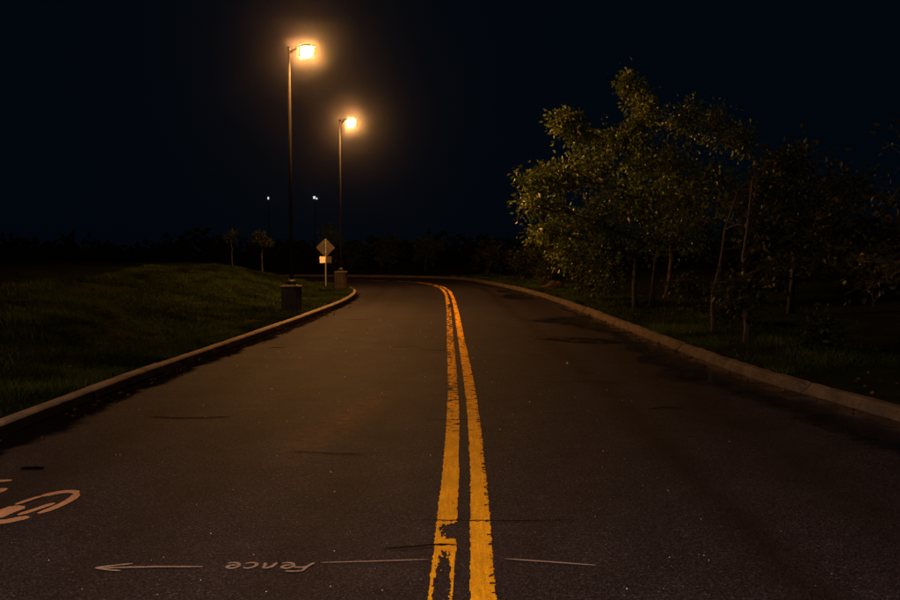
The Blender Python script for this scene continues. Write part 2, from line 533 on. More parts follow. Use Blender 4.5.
# white bicycle symbol, only its rear wheel in view
def arc_pts(cx, cy, rx, ry, a0, a1, shear=0, n=40):
    return [(cx + rx * math.cos(R(a)) + shear * math.sin(R(a)), cy + ry * math.sin(R(a))) for a in np.linspace(a0, a1, n)]
bs = empty('bicycle_symbol', (-3.1, 5.8, 0), 'white painted bicycle lane symbol at the left edge of road', 'road marking')
def bmark(name, pieces):
    b = MB()
    for i, (st, w) in enumerate(pieces):
        V, F = ribbon(st, w * 1.2, .0045 + .0004 * i, ragged=.12, seed=i * 2.3 + 40, step=.012)
        b.add([(v[0] + 3.1, v[1] - 5.8, v[2]) for v in V], F)
    return b.build(name, M['white'], bs)
rw = (-2.74, 5.70, .150, .345)
bmark('rear_wheel', [(arc_pts(*rw, 140, 59, .075), .060), (arc_pts(*rw, 63, -30, .075), .05),
                     (arc_pts(*rw, -42, -128, .075), .075), (arc_pts(*rw, 176, 138, .075), .036)])
bmark('chain_stay', [([(-2.648, 5.765), (-2.70, 5.63), (-2.765, 5.49)], .042)])
bmark('seat_tube', [([(-2.835, 5.70), (-2.875, 5.58), (-2.90, 5.42)], .11), ([(-3.10, 5.74), (-3.16, 5.90), (-3.22, 6.10)], .05), ([(-3.13, 6.10), (-3.20, 6.08), (-3.28, 6.06)], .06)])
bmark('front_wheel', [(arc_pts(-3.52, 5.70, .150, .345, 0, 350, .075), .055)])
bmark('frame_tube', [([(-2.98, 5.50), (-3.2, 5.85), (-3.40, 6.2)], .05), ([(-3.2, 5.97), (-3.15, 6.05), (-3.34, 6.15)], .05), ([(-3.52, 5.70), (-3.42, 6.0), (-3.33, 6.3)], .05)])
bmark('handlebar', [([(-3.22, 6.34), (-3.33, 6.32), (-3.46, 6.24)], .05)])

# cracks and tar marks in the asphalt
def crack(pts, w, seed):
    V, F = ribbon([(x, y) for x, y in pts], w, .0085, ragged=.9, step=.012, seed=seed)
    V = [(x, y + .010 * noise.noise(Vector((x * 14, seed, 0))), z) for x, y, z in V]
    return mesh_obj('crack', V, F, M['crack'], road)
crack([(-.20, 5.39), (-.02, 5.38), (.10, 5.38), (.45, 5.37), (.8, 5.39)], .010, 1)
crack([(-.38, 4.86), (-.20, 4.90), (-.05, 4.94), (.02, 4.93)], .016, 2)
crack([(-3.05, 8.78), (-2.7, 8.70), (-2.2, 8.76)], .028, 3)
crack([(-1.35, 7.25), (-1.0, 7.18), (-.70, 7.14)], .018, 4)
crack([(-.3, 8.65), (-.05, 8.6), (.25, 8.62)], .012, 6)
crack([(-.5, 14.7), (-.2, 14.6), (.1, 14.75)], .03, 7)
crack([(-1.1, 15.2), (-.9, 15.1), (-.55, 15.2)], .02, 8)
crack([(-3.32, 6.68), (-3.24, 6.70), (-3.14, 6.69)], .07, 9)
crack([(-2.5, 21.0), (-2.2, 21.0), (-1.95, 21.1)], .08, 10)
crack([(-3.1, 15.0), (-2.95, 15.0), (-2.82, 15.05)], .06, 11)
crack([(1.0, 11.0), (1.6, 11.1), (2.3, 11.0)], .016, 12)
crack([(2.1, 9.2), (2.3, 9.3), (2.5, 9.25)], .03, 13)

def blob(name, outline, z, m, label, n=90, rag=.12, seed=0, scale=3):
    P = spline(list(outline) + [outline[0]], n)[:-1]
    c = P.mean(0)
    V = [(c[0], c[1], z)]; E_ = [1.0]; k = len(P)
    for g in (.45, .8, 1.15):
        for p in P:
            f = g * (1 + rag * noise.fractal(Vector((p[0] * scale, p[1] * scale, seed)), .8, 2, 4))
            V.append((c[0] + (p[0] - c[0]) * f, c[1] + (p[1] - c[1]) * f, z)); E_.append((1.15 - g) / 1.15)
    F = [(0, 1 + i, 1 + (i + 1) % k) for i in range(k)]
    for q in range(2):
        F += [(1 + q * k + i, 1 + (q + 1) * k + i, 1 + (q + 1) * k + (i + 1) % k, 1 + q * k + (i + 1) % k) for i in range(k)]
    o = mesh_obj(name, V, F, m)
    at = o.data.attributes.new('edge', 'FLOAT', 'POINT'); at.data.foreach_set('value', np.array(E_, np.float32))
    return tag(o, label, 'puddle')

blob('puddle', [(1.95, 29.6), (2.5, 29.2), (3.05, 29.8), (3.2, 31.0), (2.75, 32.6), (2.2, 33.0), (1.75, 31.6)], .004, M['wet'],
     'dark oval puddle at the far right kerb where the road starts bending', rag=.2, seed=3)
blob('puddle', [(1.9, 34.5), (2.3, 34.2), (2.55, 35.8), (2.35, 37.2), (1.95, 36.5)], .004, M['wet'],
     'small farthest puddle beyond the dark oval one', rag=.2, seed=5)
blob('puddle', [(1.75, 20.6), (2.5, 19.6), (3.2, 17.4), (3.62, 17.4), (3.55, 20), (3.45, 22.6), (2.9, 21.9), (2.3, 21.6)], .004, M['wet'],
     'broad ragged wet patch beside the right kerb opposite the nearer lamp', rag=.2, seed=8, scale=2.5)
blob('puddle', [(1.55, 16.5), (2.1, 15.9), (2.9, 15.5), (3.3, 15.8), (2.9, 16.5), (2.1, 16.9)], .004, M['wet'],
     'thin wet streak just nearer than the broad ragged wet patch', rag=.2, seed=12, scale=2.5)

def gutter(P, side, name, m, label, y0, y1, wfun, kind='structure', z=.0035):
    Q = resample(P, .12); N = normals(Q)
    V, F = [], []
    for p, n in zip(Q, N):
        if p[1] < y0 or p[1] > y1: continue
        wd = wfun(p[0], p[1])
        V += [(p[0] + side * n[0] * (-.01), p[1] + side * n[1] * (-.01), z), (p[0] + side * n[0] * wd, p[1] + side * n[1] * wd, z)]
    F = [(2 * i, 2 * i + 1, 2 * i + 3, 2 * i + 2) for i in range(len(V) // 2 - 1)]
    o = mesh_obj(name, V, F, m)
    at = o.data.attributes.new('edge', 'FLOAT', 'POINT'); at.data.foreach_set('value', np.array([1.0, 0.0] * (len(V) // 2), np.float32))
    return tag(o, label, kind=kind)
gutter(CL, -1, 'gutter_dirt', M['dirt'], 'dark strip of dirt in the left gutter', 2, 33,
       lambda x, y: max(.03, (.52 - .012 * y) * (1 + .5 * fbm(x, y, 1.3, 4))))
gutter(CR, 1, 'wet_gutter', M['wet'], 'dark wet gutter along the right kerb', 3, 26,
       lambda x, y: max(.05, 1.15 * (1 - float(smooth(12, 20, y)) * .6) * (1 + .4 * fbm(x, y, .8, 9))))

# ------------------------------------------------------------------ kerbs
def kerb(P, side, label, km, wear):
    """side +1: kerb lies to the left of the line. Each stone its own mesh."""
    root = empty('kerb', (0, 0, 0), label, kind='structure')
    D = arc(P)
    prof = [(0, -.12), (.0, .02), (.018, .110), (.040, .133), (.14, .135), (.155, .125), (.155, -.12)]
    s = 0.0; k = 0
    while s < D[-1] - .4:
        mid = np.array([np.interp(s + 1, D, P[:, 0]), np.interp(s + 1, D, P[:, 1])])
        far = mid[0] < -14 or mid[1] < 1
        ln = (2.3 if not far else 5.0) + random.uniform(-.15, .15)
        e = min(s + ln, D[-1])
        gap = .012 + .016 * wear
        n = 16 if not far else 6
        qs = np.linspace(s + gap / 2, e - gap / 2, n)
        X = np.c_[np.interp(qs, D, P[:, 0]), np.interp(qs, D, P[:, 1])]
        Nn = normals(X) * side
        dz = random.uniform(-.008, .008); dx = random.uniform(-.008, .008)
        V, F = [], []
        m_ = len(prof)
        for i in range(n):
            chip = 0
            endf = min(i, n - 1 - i) == 0
            for j, (a, z) in enumerate(prof):
                w = .010 * wear * noise.fractal(Vector((X[i][0] * 5, X[i][1] * 5, j * 3.3)), .8, 2, 3)
                if j in (2, 3):
                    c = noise.noise(Vector((X[i][0] * 2.4, X[i][1] * 2.4, 7.7)))
                    w2 = wear * max(0, c - .15) * .08 + (.02 * wear if endf else 0)
                else: w2 = 0
                a2 = a + dx + w + w2 * .8; z2 = z + dz + w * .7 - w2
                V.append((X[i][0] + Nn[i][0] * a2, X[i][1] + Nn[i][1] * a2, z2))
        for i in range(n - 1):
            for j in range(m_ - 1):
                q = (i * m_ + j, i * m_ + j + 1, (i + 1) * m_ + j + 1, (i + 1) * m_ + j)
                F.append(q if side < 0 else q[::-1])
        F.append(tuple(range(m_)) if side > 0 else tuple(range(m_ - 1, -1, -1)))
        F.append(tuple((n - 1) * m_ + j for j in (range(m_ - 1, -1, -1) if side > 0 else range(m_))))
        mesh_obj('kerb_stone', V, F, km, root)
        s = e; k += 1
    return root
kerb(CL, 1, 'pale concrete kerb along the left grass bank', M['shaded_kerb'], .3)
kerb(CR, -1, 'worn concrete kerb along the right verge under the trees', M['kerb'], 1.0)

# ------------------------------------------------------------------ ground
def dist_poly(P, x, y):
    d = np.hypot(P[:, 0] - x, P[:, 1] - y); return d.min()
KBL = resample(CL, .35); KBR = resample(CR, .35)
def h_left(x, y):
    d = float(dist_poly(KBL, x, y))
    b = .115 + (.72 + .22 * float(smooth(22, 36, y))) * float(smooth(.5, 5.6, d)) + .30 * float(smooth(6, 22, d))
    amp = float(smooth(.3, 2.0, d))
    return b + amp * (.15 * fbm(x, y, .40, 2) + .06 * fbm(x, y, 1.3, 5))
def h_right(x, y):
    d = float(dist_poly(KBR, x, y))
    b = .125 + .10 * float(smooth(.6, 4, d)) + .55 * float(smooth(3, 14, d))
    amp = float(smooth(.25, 2.0, d))
    return b + amp * (.09 * fbm(x, y, .5, 7) + .04 * fbm(x, y, 1.5, 3))

def verge(P, side, outer, hf, label, near):
    Q = resample(P, .5); Q = Q + normals(Q) * side * .15
    loop = [tuple(p) for p in Q] + outer
    n = len(loop)
    pts = [Vector(p) for p in loop]
    KB = KBL if side > 0 else KBR
    lp = np.array(loop)
    def inside(x, y):
        c = False; j = n - 1
        for i in range(n):
            if (lp[i][1] > y) != (lp[j][1] > y) and x < (lp[j][0] - lp[i][0]) * (y - lp[i][1]) / (lp[j][1] - lp[i][1]) + lp[i][0]: c = not c
            j = i
        return c
    x0, y0, x1, y1, st = near
    for (a0, b0, a1, b1, s_, skip) in ((x0, y0, x1, y1, st, None), (lp[:, 0].min(), lp[:, 1].min(), lp[:, 0].max(), lp[:, 1].max(), 4.0, (x0, y0, x1, y1))):
        for x in np.arange(a0 + s_ / 2, a1, s_):
            for y in np.arange(b0 + s_ / 2, b1, s_):
                xx, yy = x + random.uniform(-.3, .3) * s_, y + random.uniform(-.3, .3) * s_
                if skip and skip[0] - 1 < xx < skip[2] + 1 and skip[1] - 1 < yy < skip[3] + 1: continue
                if inside(xx, yy) and dist_poly(KB, xx, yy) > .32 + .15: pts.append(Vector((xx, yy)))
    vs, es, fs, *_ = delaunay_2d_cdt(pts, [], [list(range(n))], 1, 1e-4)
    V = [(v.x, v.y, hf(v.x, v.y)) for v in vs]
    fs = [tuple(f) for f in fs]
    o = mesh_obj('grass_verge', V, fs, M['soil'], smooth=True)
    # face up
    if len(o.data.polygons) and o.data.polygons[len(o.data.polygons) // 2].normal.z < 0: o.data.flip_normals()
    return tag(o, label, kind='structure')
verge(CL, 1, [(-62, -14)], h_left, 'low grass bank left of the road', (-16, 1, -3, 44, .55))
verge(CR, -1, [(-60, 120), (70, 120), (70, -14)], h_right, 'dark wooded verge right of the road', (2.5, 4, 12, 48, .6))
gs = 700
mesh_obj('ground', [(-gs, -gs, -.35), (gs, -gs, -.35), (gs, gs, -.35), (-gs, gs, -.35)], [(0, 1, 2, 3)], M['ground'])['kind'] = 'structure'
bpy.data.objects['ground']['label'] = 'dark flat ground reaching the horizon'

def grass(name, n, sampler, hf, hgt, label):
    V = np.zeros((n, 3, 3)); T = np.zeros(n); k = 0; tries = 0
    while k < n and tries < n * 6:
        tries += 1
        x, y = sampler()
        c = fbm(x, y, .8, 11) + .5 * fbm(x, y, 3.0, 21)
        if c < -.42 + random.uniform(-.2, .2): continue
        z = hf(x, y)
        a = random.uniform(0, 6.283); w = random.uniform(.004, .009) * (1 + y / 20)
        l = hgt * random.uniform(.5, 1.3) * (1 + .7 * c)
        b = random.uniform(0, 6.283); le = random.uniform(.2, .8) * l
        V[k] = [(x - math.cos(a) * w, y - math.sin(a) * w, z - .012), (x + math.cos(a) * w, y + math.sin(a) * w, z - .012),
                (x + math.cos(b) * le, y + math.sin(b) * le, z + l)]
        T[k] = min(1, max(0, .45 + .5 * c + random.uniform(-.3, .3))); k += 1
    V, T = V[:k], T[:k]
    o = mesh_obj(name, V.reshape(-1, 3), np.arange(3 * k).reshape(-1, 3), M['grass'], tint=T)
    return tag(o, label, kind='stuff')
def along(P, side, dmin, dmax, y0, y1, pw=1.0):
    Q = resample(P, .1); N = normals(Q) * side
    keep = (Q[:, 1] > y0) & (Q[:, 1] < y1) & (Q[:, 0] > -16); Q, N = Q[keep], N[keep]
    def f():
        i = random.randrange(len(Q)); d = dmin + (dmax - dmin) * random.random() ** pw
        return Q[i][0] + N[i][0] * d, Q[i][1] + N[i][1] * d + random.uniform(-.1, .1)
    return f
def left_sampler():
    fa = along(CL, 1, .17, 7.5, 5, 36, 1.3)
    fb = along(CL, 1, .15, .6, 4, 44)
    return lambda: fb() if random.random() < .12 else fa()
grass('grass', 130000, left_sampler(), h_left, .075, 'short uneven grass covering the left bank')
grass('grass', 30000, along(CR, -1, .17, 2.6, 11, 50, 1.5), h_right, .085, 'patchy grass on the right verge between kerb and trees')

# ------------------------------------------------------------------ street lamps
def lathe(prof, n=20):
    V, F = [], []
    for r_, z in prof:
        for k in range(n):
            a = 2 * math.pi * k / n; V.append((r_ * math.cos(a), r_ * math.sin(a), z))
    for i in range(len(prof) - 1):
        for k in range(n):
            j = (k + 1) % n; F.append((i * n + k, i * n + j, (i + 1) * n + j, (i + 1) * n + k))
    F.append(tuple(range(n - 1, -1, -1))); F.append(tuple((len(prof) - 1) * n + k for k in range(n)))
    return V, F

def shield(r, top, a0, span, bottom):
    """half skirt on the house side of the bowl"""
    V, F = [], []; n = 15
    for z, q in ((.03, .150), (bottom, .165)):
        for dq in (0, .004):
            for k in range(n):
                a = R(a0) + R(span) * k / (n - 1); V.append((.44 + (q + dq) * 1.12 * math.cos(a), (q + dq) * math.sin(a), top + z))
    for k in range(n - 1):
        F += [(k, k + 1, 2 * n + k + 1, 2 * n + k), (n + k, 3 * n + k, 3 * n + k + 1, n + k + 1),
              (k, n + k, n + k + 1, k + 1), (2 * n + k, 2 * n + k + 1, 3 * n + k + 1, 3 * n + k)]
    return MB().add(V, F).build('house_side_shield', M['darksteel'], r)

def make_lamp(loc, label):
    r = empty('street_lamp', loc, label, 'street lamp', 'street lamps along the left bank')
    # square board-formed concrete pedestal
    b = MB(); hw = .21; H = .64
    nb = 6
    for sgn, ax in ((-1, 'y'), (1, 'y'), (-1, 'x'), (1, 'x')):
        for i in range(nb):
            c = -hw + (i + .5) * (2 * hw / nb); wd = 2 * hw / nb - .012; pr = .012 + .008 * ((i * 7 + (sgn > 0)) % 3) / 2
            if ax == 'y': b.box((c, sgn * (hw + pr / 2), H / 2 - .1), (wd, pr, H + .12), bev=.004)
            else: b.box((sgn * (hw + pr / 2), c, H / 2 - .1), (pr, wd, H + .12), bev=.004)
    b.box((0, 0, H / 2 - .1), (2 * hw, 2 * hw, H + .14), bev=.01)
    b.box((0, 0, H + .005), (2 * hw + .06, 2 * hw + .06, .05), bev=.012)
    b.build('pedestal', M['pedestal'], r)
    MB().box((0, 0, H + .042), (.30, .30, .024), bev=.005).build('base_plate', M['darksteel'], r)
    for sx in (-1, 1):
        for sy in (-1, 1):
            V, F = lathe([(.018, 0), (.018, .03), (.011, .03), (.011, .07)], 6)
            MB().add([(v[0] + sx * .115, v[1] + sy * .115, v[2] + H + .054) for v in V], F).build('bolt', M['steel'], r)
    V, F = lathe([(.10, 0), (.10, .09), (.085, .11), (.070, .13)], 16)
    MB().add([(v[0], v[1], v[2] + H + .05) for v in V], F).build('pole_shoe', M['darksteel'], r)
    top = 6.52
    MB().tube([(0, 0, H + .06), (0, 0, 3.5), (0, 0, top)], [.050, .040, .030], 12).build('pole', M['steel'], r, True)
    V, F = lathe([(.044, 0), (.044, .03), (.02, .05)], 12)
    MB().add([(v[0], v[1], v[2] + top) for v in V], F).build('pole_cap', M['steel'], r)
    MB().tube([(.03, 0, top - .10), (.10, 0, top - .04), (.20, 0, top + .02)], [.03, .028, .026], 8).build('arm', M['steel'], r, True)
    # cobra-style housing over a drop bowl
    V, F = [], []
    sec = [(.14, .035, .03), (.20, .06, .045), (.30, .12, .075), (.44, .155, .095), (.56, .14, .085), (.63, .085, .05), (.655, .03, .02)]
    n = 14
    for x, wy, hz in sec:
        for k in range(n):
            a = math.pi * k / (n - 1)
            V.append((x, wy * math.cos(a), top + .03 + hz * math.sin(a)))
    for i in range(len(sec) - 1):
        for k in range(n - 1): F.append((i * n + k, (i + 1) * n + k, (i + 1) * n + k + 1, i * n + k + 1))
        F.append((i * n, i * n + n - 1, (i + 1) * n + n - 1, (i + 1) * n))
    F.append(tuple(range(n))); F.append(tuple((len(sec) - 1) * n + k for k in range(n - 1, -1, -1)))
    hs = MB().add(V, F).build('housing', M['steel'], r, False)
    V, F = lathe([(.02, -.21), (.06, -.197), (.095, -.16), (.120, -.105), (.128, -.045), (.118, .02)], 16)
    MB().add([(v[0] * 1.12 + .44, v[1], v[2] + top) for v in V], F).build('lamp_bowl', M['bowl'], r, True)
    shield(r, top, 130, 100, -.22)
    return r
lamp1 = make_lamp((-3.97, 21.9, .12), 'nearer lit street lamp on a concrete pedestal beside the left kerb')
lamp2 = copy_tree(lamp1); lamp2.location = (-4.28, 34.3, .15)
lamp2['label'] = 'farther lit street lamp by the diamond sign at the bend'
lamp3 = copy_tree(lamp1); lamp3.location = (-5.0, -1.8, .12)
for ch in list(lamp3.children):
    if ch.name.startswith('house_side_shield'):
        bpy.data.objects.remove(ch); shield(lamp3, 6.52, 88, 180, -.30); continue
    if ch.name.startswith('lamp_bowl'):
        ch.data = ch.data.copy(); ch.data.materials[0] = M['rear_bowl']
        for v in ch.data.vertices: v.co.z = 6.52 + (v.co.z - 6.52) * .16      # this head has a nearly flat lens
lamp3['label'] = 'out of frame street lamp with a flatter lens beside the near road'

# far white floodlights
def far_light(loc, ground_z, label, heads):
    r = empty('floodlight_mast', (loc[0], loc[1], ground_z), label, 'floodlight', 'far white floodlights')
    z = loc[2] - ground_z
    MB().tube([(0, 0, 0), (0, 0, z * .6), (0, 0, z + .15)], [.11, .09, .06], 8).build('mast', M['darksteel'], r)
    MB().box((0, 0, z + .12), (1.1, .08, .08)).build('crossbar', M['darksteel'], r)
    for dx, dz, w, h in heads:
        MB().box((dx, -.06, z + dz), (w + .08, .10, h + .08), bev=.02).build('floodlight_housing', M['darksteel'], r)
        MB().box((dx, -.125, z + dz), (w, .02, h)).build('floodlight_panel', M['white_lamp'], r)
far_light((-28.9, 140, 9.9), -.35, 'small dim white light high in the dark left of the nearer pole', [(0, -.1, .22, .40)])
far_light((-21.5, 140, 9.95), -.35, 'brighter white light high in the dark between the two lamp poles', [(-.08, -.05, .36, .40), (.30, -.22, .22, .26)])

# ------------------------------------------------------------------ diamond sign seen from behind
sx, sy = -5.2, 36.6
sz = h_left(sx, sy)
sg = empty('road_sign', (sx, sy, sz), 'back of a diamond road sign with a small plate below', 'sign', rz=R(7))
MB().tube([(0, 0, -.3), (0, 0, 1.2), (0, 0, 2.12 - sz)], .026, 8).build('post', M['post'], sg)
zc = 1.76 - sz
b = MB(); q = .385
prof = []
for k in range(4):
    a = math.pi / 2 * k + math.pi / 2
    for da in (-.07, 0, .07):
        prof.append((q * (1 - abs(da) * .35) * math.cos(a + da), q * (1 - abs(da) * .35) * math.sin(a + da)))
V = [(x, .032, z + zc) for x, z in prof] + [(x, .036, z + zc) for x, z in prof]
k = len(prof)
F = [tuple(range(k)), tuple(range(2 * k - 1, k - 1, -1))] + [(i, i + k, (i + 1) % k + k, (i + 1) % k) for i in range(k)]
b.add(V, F).build('sign_plate', M['alu'], sg)
for zz in (.2, -.2):
    MB().box((0, -.002, zc + zz), (.075, .064, .03), bev=.004).build('clamp', M['post'], sg)
tl = Matrix.Rotation(R(-9), 3, 'X')
MB().box((-.125, -.045, 1.26 - sz), (.235, .004, .27), rot=tl).build('lower_plate', M['bright_alu'], sg)
MB().box((.125, .034, 1.26 - sz), (.235, .004, .27)).build('lower_plate', M['alu'], sg)
MB().box((0, -.002, 1.26 - sz), (.08, .07, .03), bev=.004).build('clamp', M['post'], sg)

# ------------------------------------------------------------------ trees
def leaves_mesh(name, P, D, size, m, parent, tint):
    """P centres, D growth direction; folded leaf of two triangles"""
    n = len(P)
    D = D / np.linalg.norm(D, axis=1)[:, None]
    A = RNG.normal(size=(n, 3)); A -= D * (A * D).sum(1)[:, None]; A /= np.linalg.norm(A, axis=1)[:, None]
    B = np.cross(D, A)
    s = size * RNG.uniform(.4, 1.45, n)[:, None]
    b = P; t = P + D * s
    mid = P + D * s * .45
    l = mid + A * s * .30 + B * s * .08; r = mid - A * s * .30 + B * s * .08
    V = np.stack([b, r, t, l], 1).reshape(-1, 3)
    i = np.arange(n)[:, None] * 4
    F = np.concatenate([i + [0, 1, 2], i + [0, 2, 3]], 1).reshape(-1, 3)
    return mesh_obj(name, V, F, m, parent, tint=np.repeat(tint, 2))

def unp(px, py, d):
    """photo pixel at distance d along the road -> world point"""
    return Vector(((px - 450) / 875 * d, d, 1.7 + (249 - py) / 875 * d))

def tree(name, base, trunks, lobes, label, cat='tree', group=None, twigs=26, per=26, leaf=.11, m='leaf', spread=.13, seed=1, tr=.06, droop=.35, shell=.35):
    """trunks: lists of points; lobes: (centre, (rx,ry,rz))"""
    rs = random.Random(seed); rg = np.random.default_rng(seed)
    base = Vector(base)
    r = empty(name, base, label, cat, group)
    wood = MB(); P, D, T = [], [], []
    tp = []
    for tk in trunks:
        pts = [Vector(p) - base for p in tk]
        # smooth and wobble
        sp = spline([tuple(p) for p in pts], 9)
        sp = [Vector(p) + Vector((rs.uniform(-.03, .03), rs.uniform(-.03, .03), 0)) * (i > 0) for i, p in enumerate(sp)]
        rad = [tr * (1.25 - .85 * i / 8) for i in range(9)]; rad[0] *= 1.3
        wood.tube(sp, rad, 8)
        tp += list(zip(sp[3:], rad[3:]))
    for c, rr in lobes:
        c = Vector(c) - base
        st, srad = min(tp, key=lambda q: (q[0] - c).length + (1.5 if q[0].z > c.z + .1 else 0))
        midp = (st + c) / 2 + Vector((rs.uniform(-.15, .15), rs.uniform(-.15, .15), rs.uniform(0, .25)))
        limb = [Vector(p) for p in spline([tuple(st), tuple(midp), tuple(c)], 6)]
        r0 = min(srad * .7, .035)
        wood.tube(limb, [r0 * (1 - .13 * i) for i in range(6)], 6)
        vol = max(.25, rr[0] * rr[1] * rr[2]) ** (1 / 3)
        nt_ = max(5, int(twigs * vol ** 1.6))
        lt = rs.uniform(-.15, .15)
        for _ in range(nt_):
            d = Vector((rs.gauss(0, 1), rs.gauss(0, 1), rs.gauss(0, 1))).normalized()
            f = shell + (1 - shell) * rs.random() ** .6
            if rs.random() < .12: f *= 1.25
            e = c + Vector((d.x * rr[0], d.y * rr[1], d.z * rr[2])) * f
            s0 = limb[rs.randrange(3, 6)]
            mm = (s0 + e) / 2 + Vector((rs.uniform(-.1, .1), rs.uniform(-.1, .1), .12 * (e - s0).length))
            tw = spline([tuple(s0), tuple(mm), tuple(e)], 5)
            wood.tube(tw, [.010, .008, .006, .004, .002], 4, caps=False)
            npl = int(per * rs.uniform(.5, 1.4))
            tq = rg.uniform(.35, 1.05, npl)
            for q in tq:
                i = min(3, int(q * 4)); ff = q * 4 - i
                pt = Vector(tw[i]).lerp(Vector(tw[i + 1]), ff)
                o = Vector(rg.normal(size=3)) * spread * (.4 + .6 * q)
                P.append(pt + o); dd = (o.normalized() + d * .5 + Vector((0, 0, -droop)) + Vector(rg.normal(size=3)) * .4)
                D.append(dd); T.append(min(1, max(0, .5 + lt + rs.gauss(0, .25))))
    wood.build('trunk', M['bark'], r, True)
    leaves_mesh('crown', np.array([tuple(p) for p in P]), np.array([tuple(p) for p in D]), leaf, M[m], r, np.array(T))
    return r

def px_lobes(L, y_r=1.0):
    out = []
    for (px, py, rad, d) in L:
        q = rad / 875 * d; out.append((unp(px, py, d), (q, q * y_r, q * .85)))
    return out
def gr(x, y): return Vector((x, y, h_right(x, y) - .05))

# the big lamplit tree
b1 = gr(4.75, 22.3)
tree('roadside_tree', b1, [[b1, unp(634, 275, 22.3), unp(640, 240, 22.6), unp(640, 190, 23), unp(634, 130, 23)],
                           [gr(5.3, 23), unp(656, 260, 23.2), unp(672, 200, 23.6), unp(690, 150, 24)]],
     px_lobes([(530, 180, 17, 22.0), (528, 206, 14, 22.4), (540, 232, 18, 22.8), (558, 122, 9, 22.8), (542, 188, 30, 22.2), (560, 178, 26, 22.6), (592, 172, 36, 23), (552, 226, 30, 23.4), (585, 222, 36, 22.8), (572, 252, 30, 23.5),
               (640, 132, 34, 23), (618, 140, 22, 22.5), (640, 106, 20, 23), (628, 84, 12, 23), (570, 134, 17, 23), (600, 150, 22, 23.5),
               (678, 122, 32, 23.5), (715, 128, 28, 24), (742, 140, 18, 24.4), (672, 168, 34, 23), (650, 200, 36, 22), (690, 205, 34, 22.4),
               (715, 178, 24, 23.5), (735, 205, 22, 24), (622, 200, 34, 22.3), (615, 245, 36, 22.6), (655, 240, 28, 22.4), (690, 238, 22, 22.6), (600, 275, 26, 23.5), (640, 165, 24, 22.2)]),
     'large lamplit leafy tree leaning over the right kerb', group='trees on the right verge', twigs=40, per=32, leaf=.10, spread=.12, seed=3, tr=.055)
# nearer darker trees to its right
b2 = gr(4.82, 15.9)
tree('roadside_tree', b2, [[b2, unp(713, 310, 15.9), unp(718, 270, 16), unp(724, 230, 16.2), unp(738, 190, 16.5)]],
     px_lobes([(775, 190, 30, 16.5), (800, 215, 36, 16.2), (770, 232, 30, 15.6), (835, 225, 34, 16.6), (815, 255, 26, 16), (848, 190, 22, 17), (790, 165, 16, 17)]),
     'slim dim tree right of the lamplit tree, thin lit trunk near the kerb', group='trees on the right verge', twigs=44, per=22, leaf=.10, m='leaf_shaded', seed=5, tr=.04)
b3 = gr(4.86, 14.3)
tree('roadside_tree', b3, [[b3, unp(748, 300, 14.5), unp(744, 250, 15), unp(752, 180, 15.6)]],
     px_lobes([(752, 296, 14, 14.3), (738, 285, 12, 14.6), (760, 240, 24, 15.4), (750, 190, 26, 16.5), (775, 280, 12, 14.8)]),
     'low leafy sapling in the dark, nearest trunk to the right kerb', group='trees on the right verge', twigs=34, per=14, leaf=.11, m='leaf_shaded', seed=6, tr=.045)
b4 = gr(6.3, 11.2)
tree('roadside_tree', b4, [[b4, unp(945, 290, 11.2), unp(925, 240, 11.3), unp(915, 190, 11.8)]],
     px_lobes([(888, 200, 22, 11), (900, 262, 30, 11), (868, 290, 20, 11.3), (915, 150, 50, 12), (940, 230, 50, 11.6), (860, 262, 14, 11.4)]),
     'nearly black tree at the right edge of the photo with sparse leaves', group='trees on the right verge', twigs=22, per=8, leaf=.09, m='leaf_shaded', seed=8, tr=.06, shell=.5)
b5 = gr(7.6, 19.5)
tree('roadside_tree', b5, [[b5, b5 + Vector((.1, 0, 1.6)), b5 + Vector((-.1, .2, 2.4)), b5 + Vector((.2, .1, 3.2))]],
     [(b5 + Vector((dx, dy, dz)), (1.1, 1.1, .9)) for dx, dy, dz in ((0, 0, 3.2), (-.9, .2, 2.6), (1, .3, 2.8), (.2, -.7, 2.2), (.9, -.6, 1.8))],
     'unlit tree set back in the dark behind the slim dim tree', group='trees on the right verge', twigs=22, per=16, leaf=.12, m='leaf_shaded', seed=9)
b6 = gr(7.2, 29)
tree('roadside_tree', b6, [[b6, b6 + Vector((.1, 0, 1.6)), b6 + Vector((-.2, .2, 3.2)), b6 + Vector((.1, .1, 4.6))]],
     [(b6 + Vector((dx, dy, dz)), (1.2, 1.2, 1)) for dx, dy, dz in ((0, 0, 4.2), (-1.2, .2, 3.0), (1, .3, 3.3), (-.4, -.7, 2.2), (.9, -.6, 2.2))],
     'tree hidden in shade behind the large lamplit tree', group='trees on the right verge', twigs=22, per=18, leaf=.13, m='leaf_shaded', seed=10)

def shrub(x, y, hf, w, h, label, seed, n=5, m='leaf_shaded', leaf=.09, per=14, cat='shrub', group='shrubs under the trees', twigs=26):
    rs = random.Random(seed)
    z = hf(x, y) - .04; base = Vector((x, y, z))
    trunks = [[base, base + Vector((rs.uniform(-.15, .15) * w, rs.uniform(-.1, .1) * w, h * .4)), base + Vector((rs.uniform(-.4, .4) * w, rs.uniform(-.3, .3) * w, h * .75))] for _ in range(3)]
    lob = []
    for i in range(n):
        a = rs.uniform(0, 6.28); rr = rs.uniform(.1, .65)
        q = w * rs.uniform(.28, .45)
        lob.append((base + Vector((math.cos(a) * rr * w, math.sin(a) * rr * w * .7, h * rs.uniform(.3, .8))), (q, q, min(q, h * .35))))
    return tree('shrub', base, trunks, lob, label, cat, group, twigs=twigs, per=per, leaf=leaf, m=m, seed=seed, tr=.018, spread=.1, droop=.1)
shrub(4.3, 25.6, h_right, .9, 1.3, 'low shrub at the left foot of the large lamplit tree', 21)
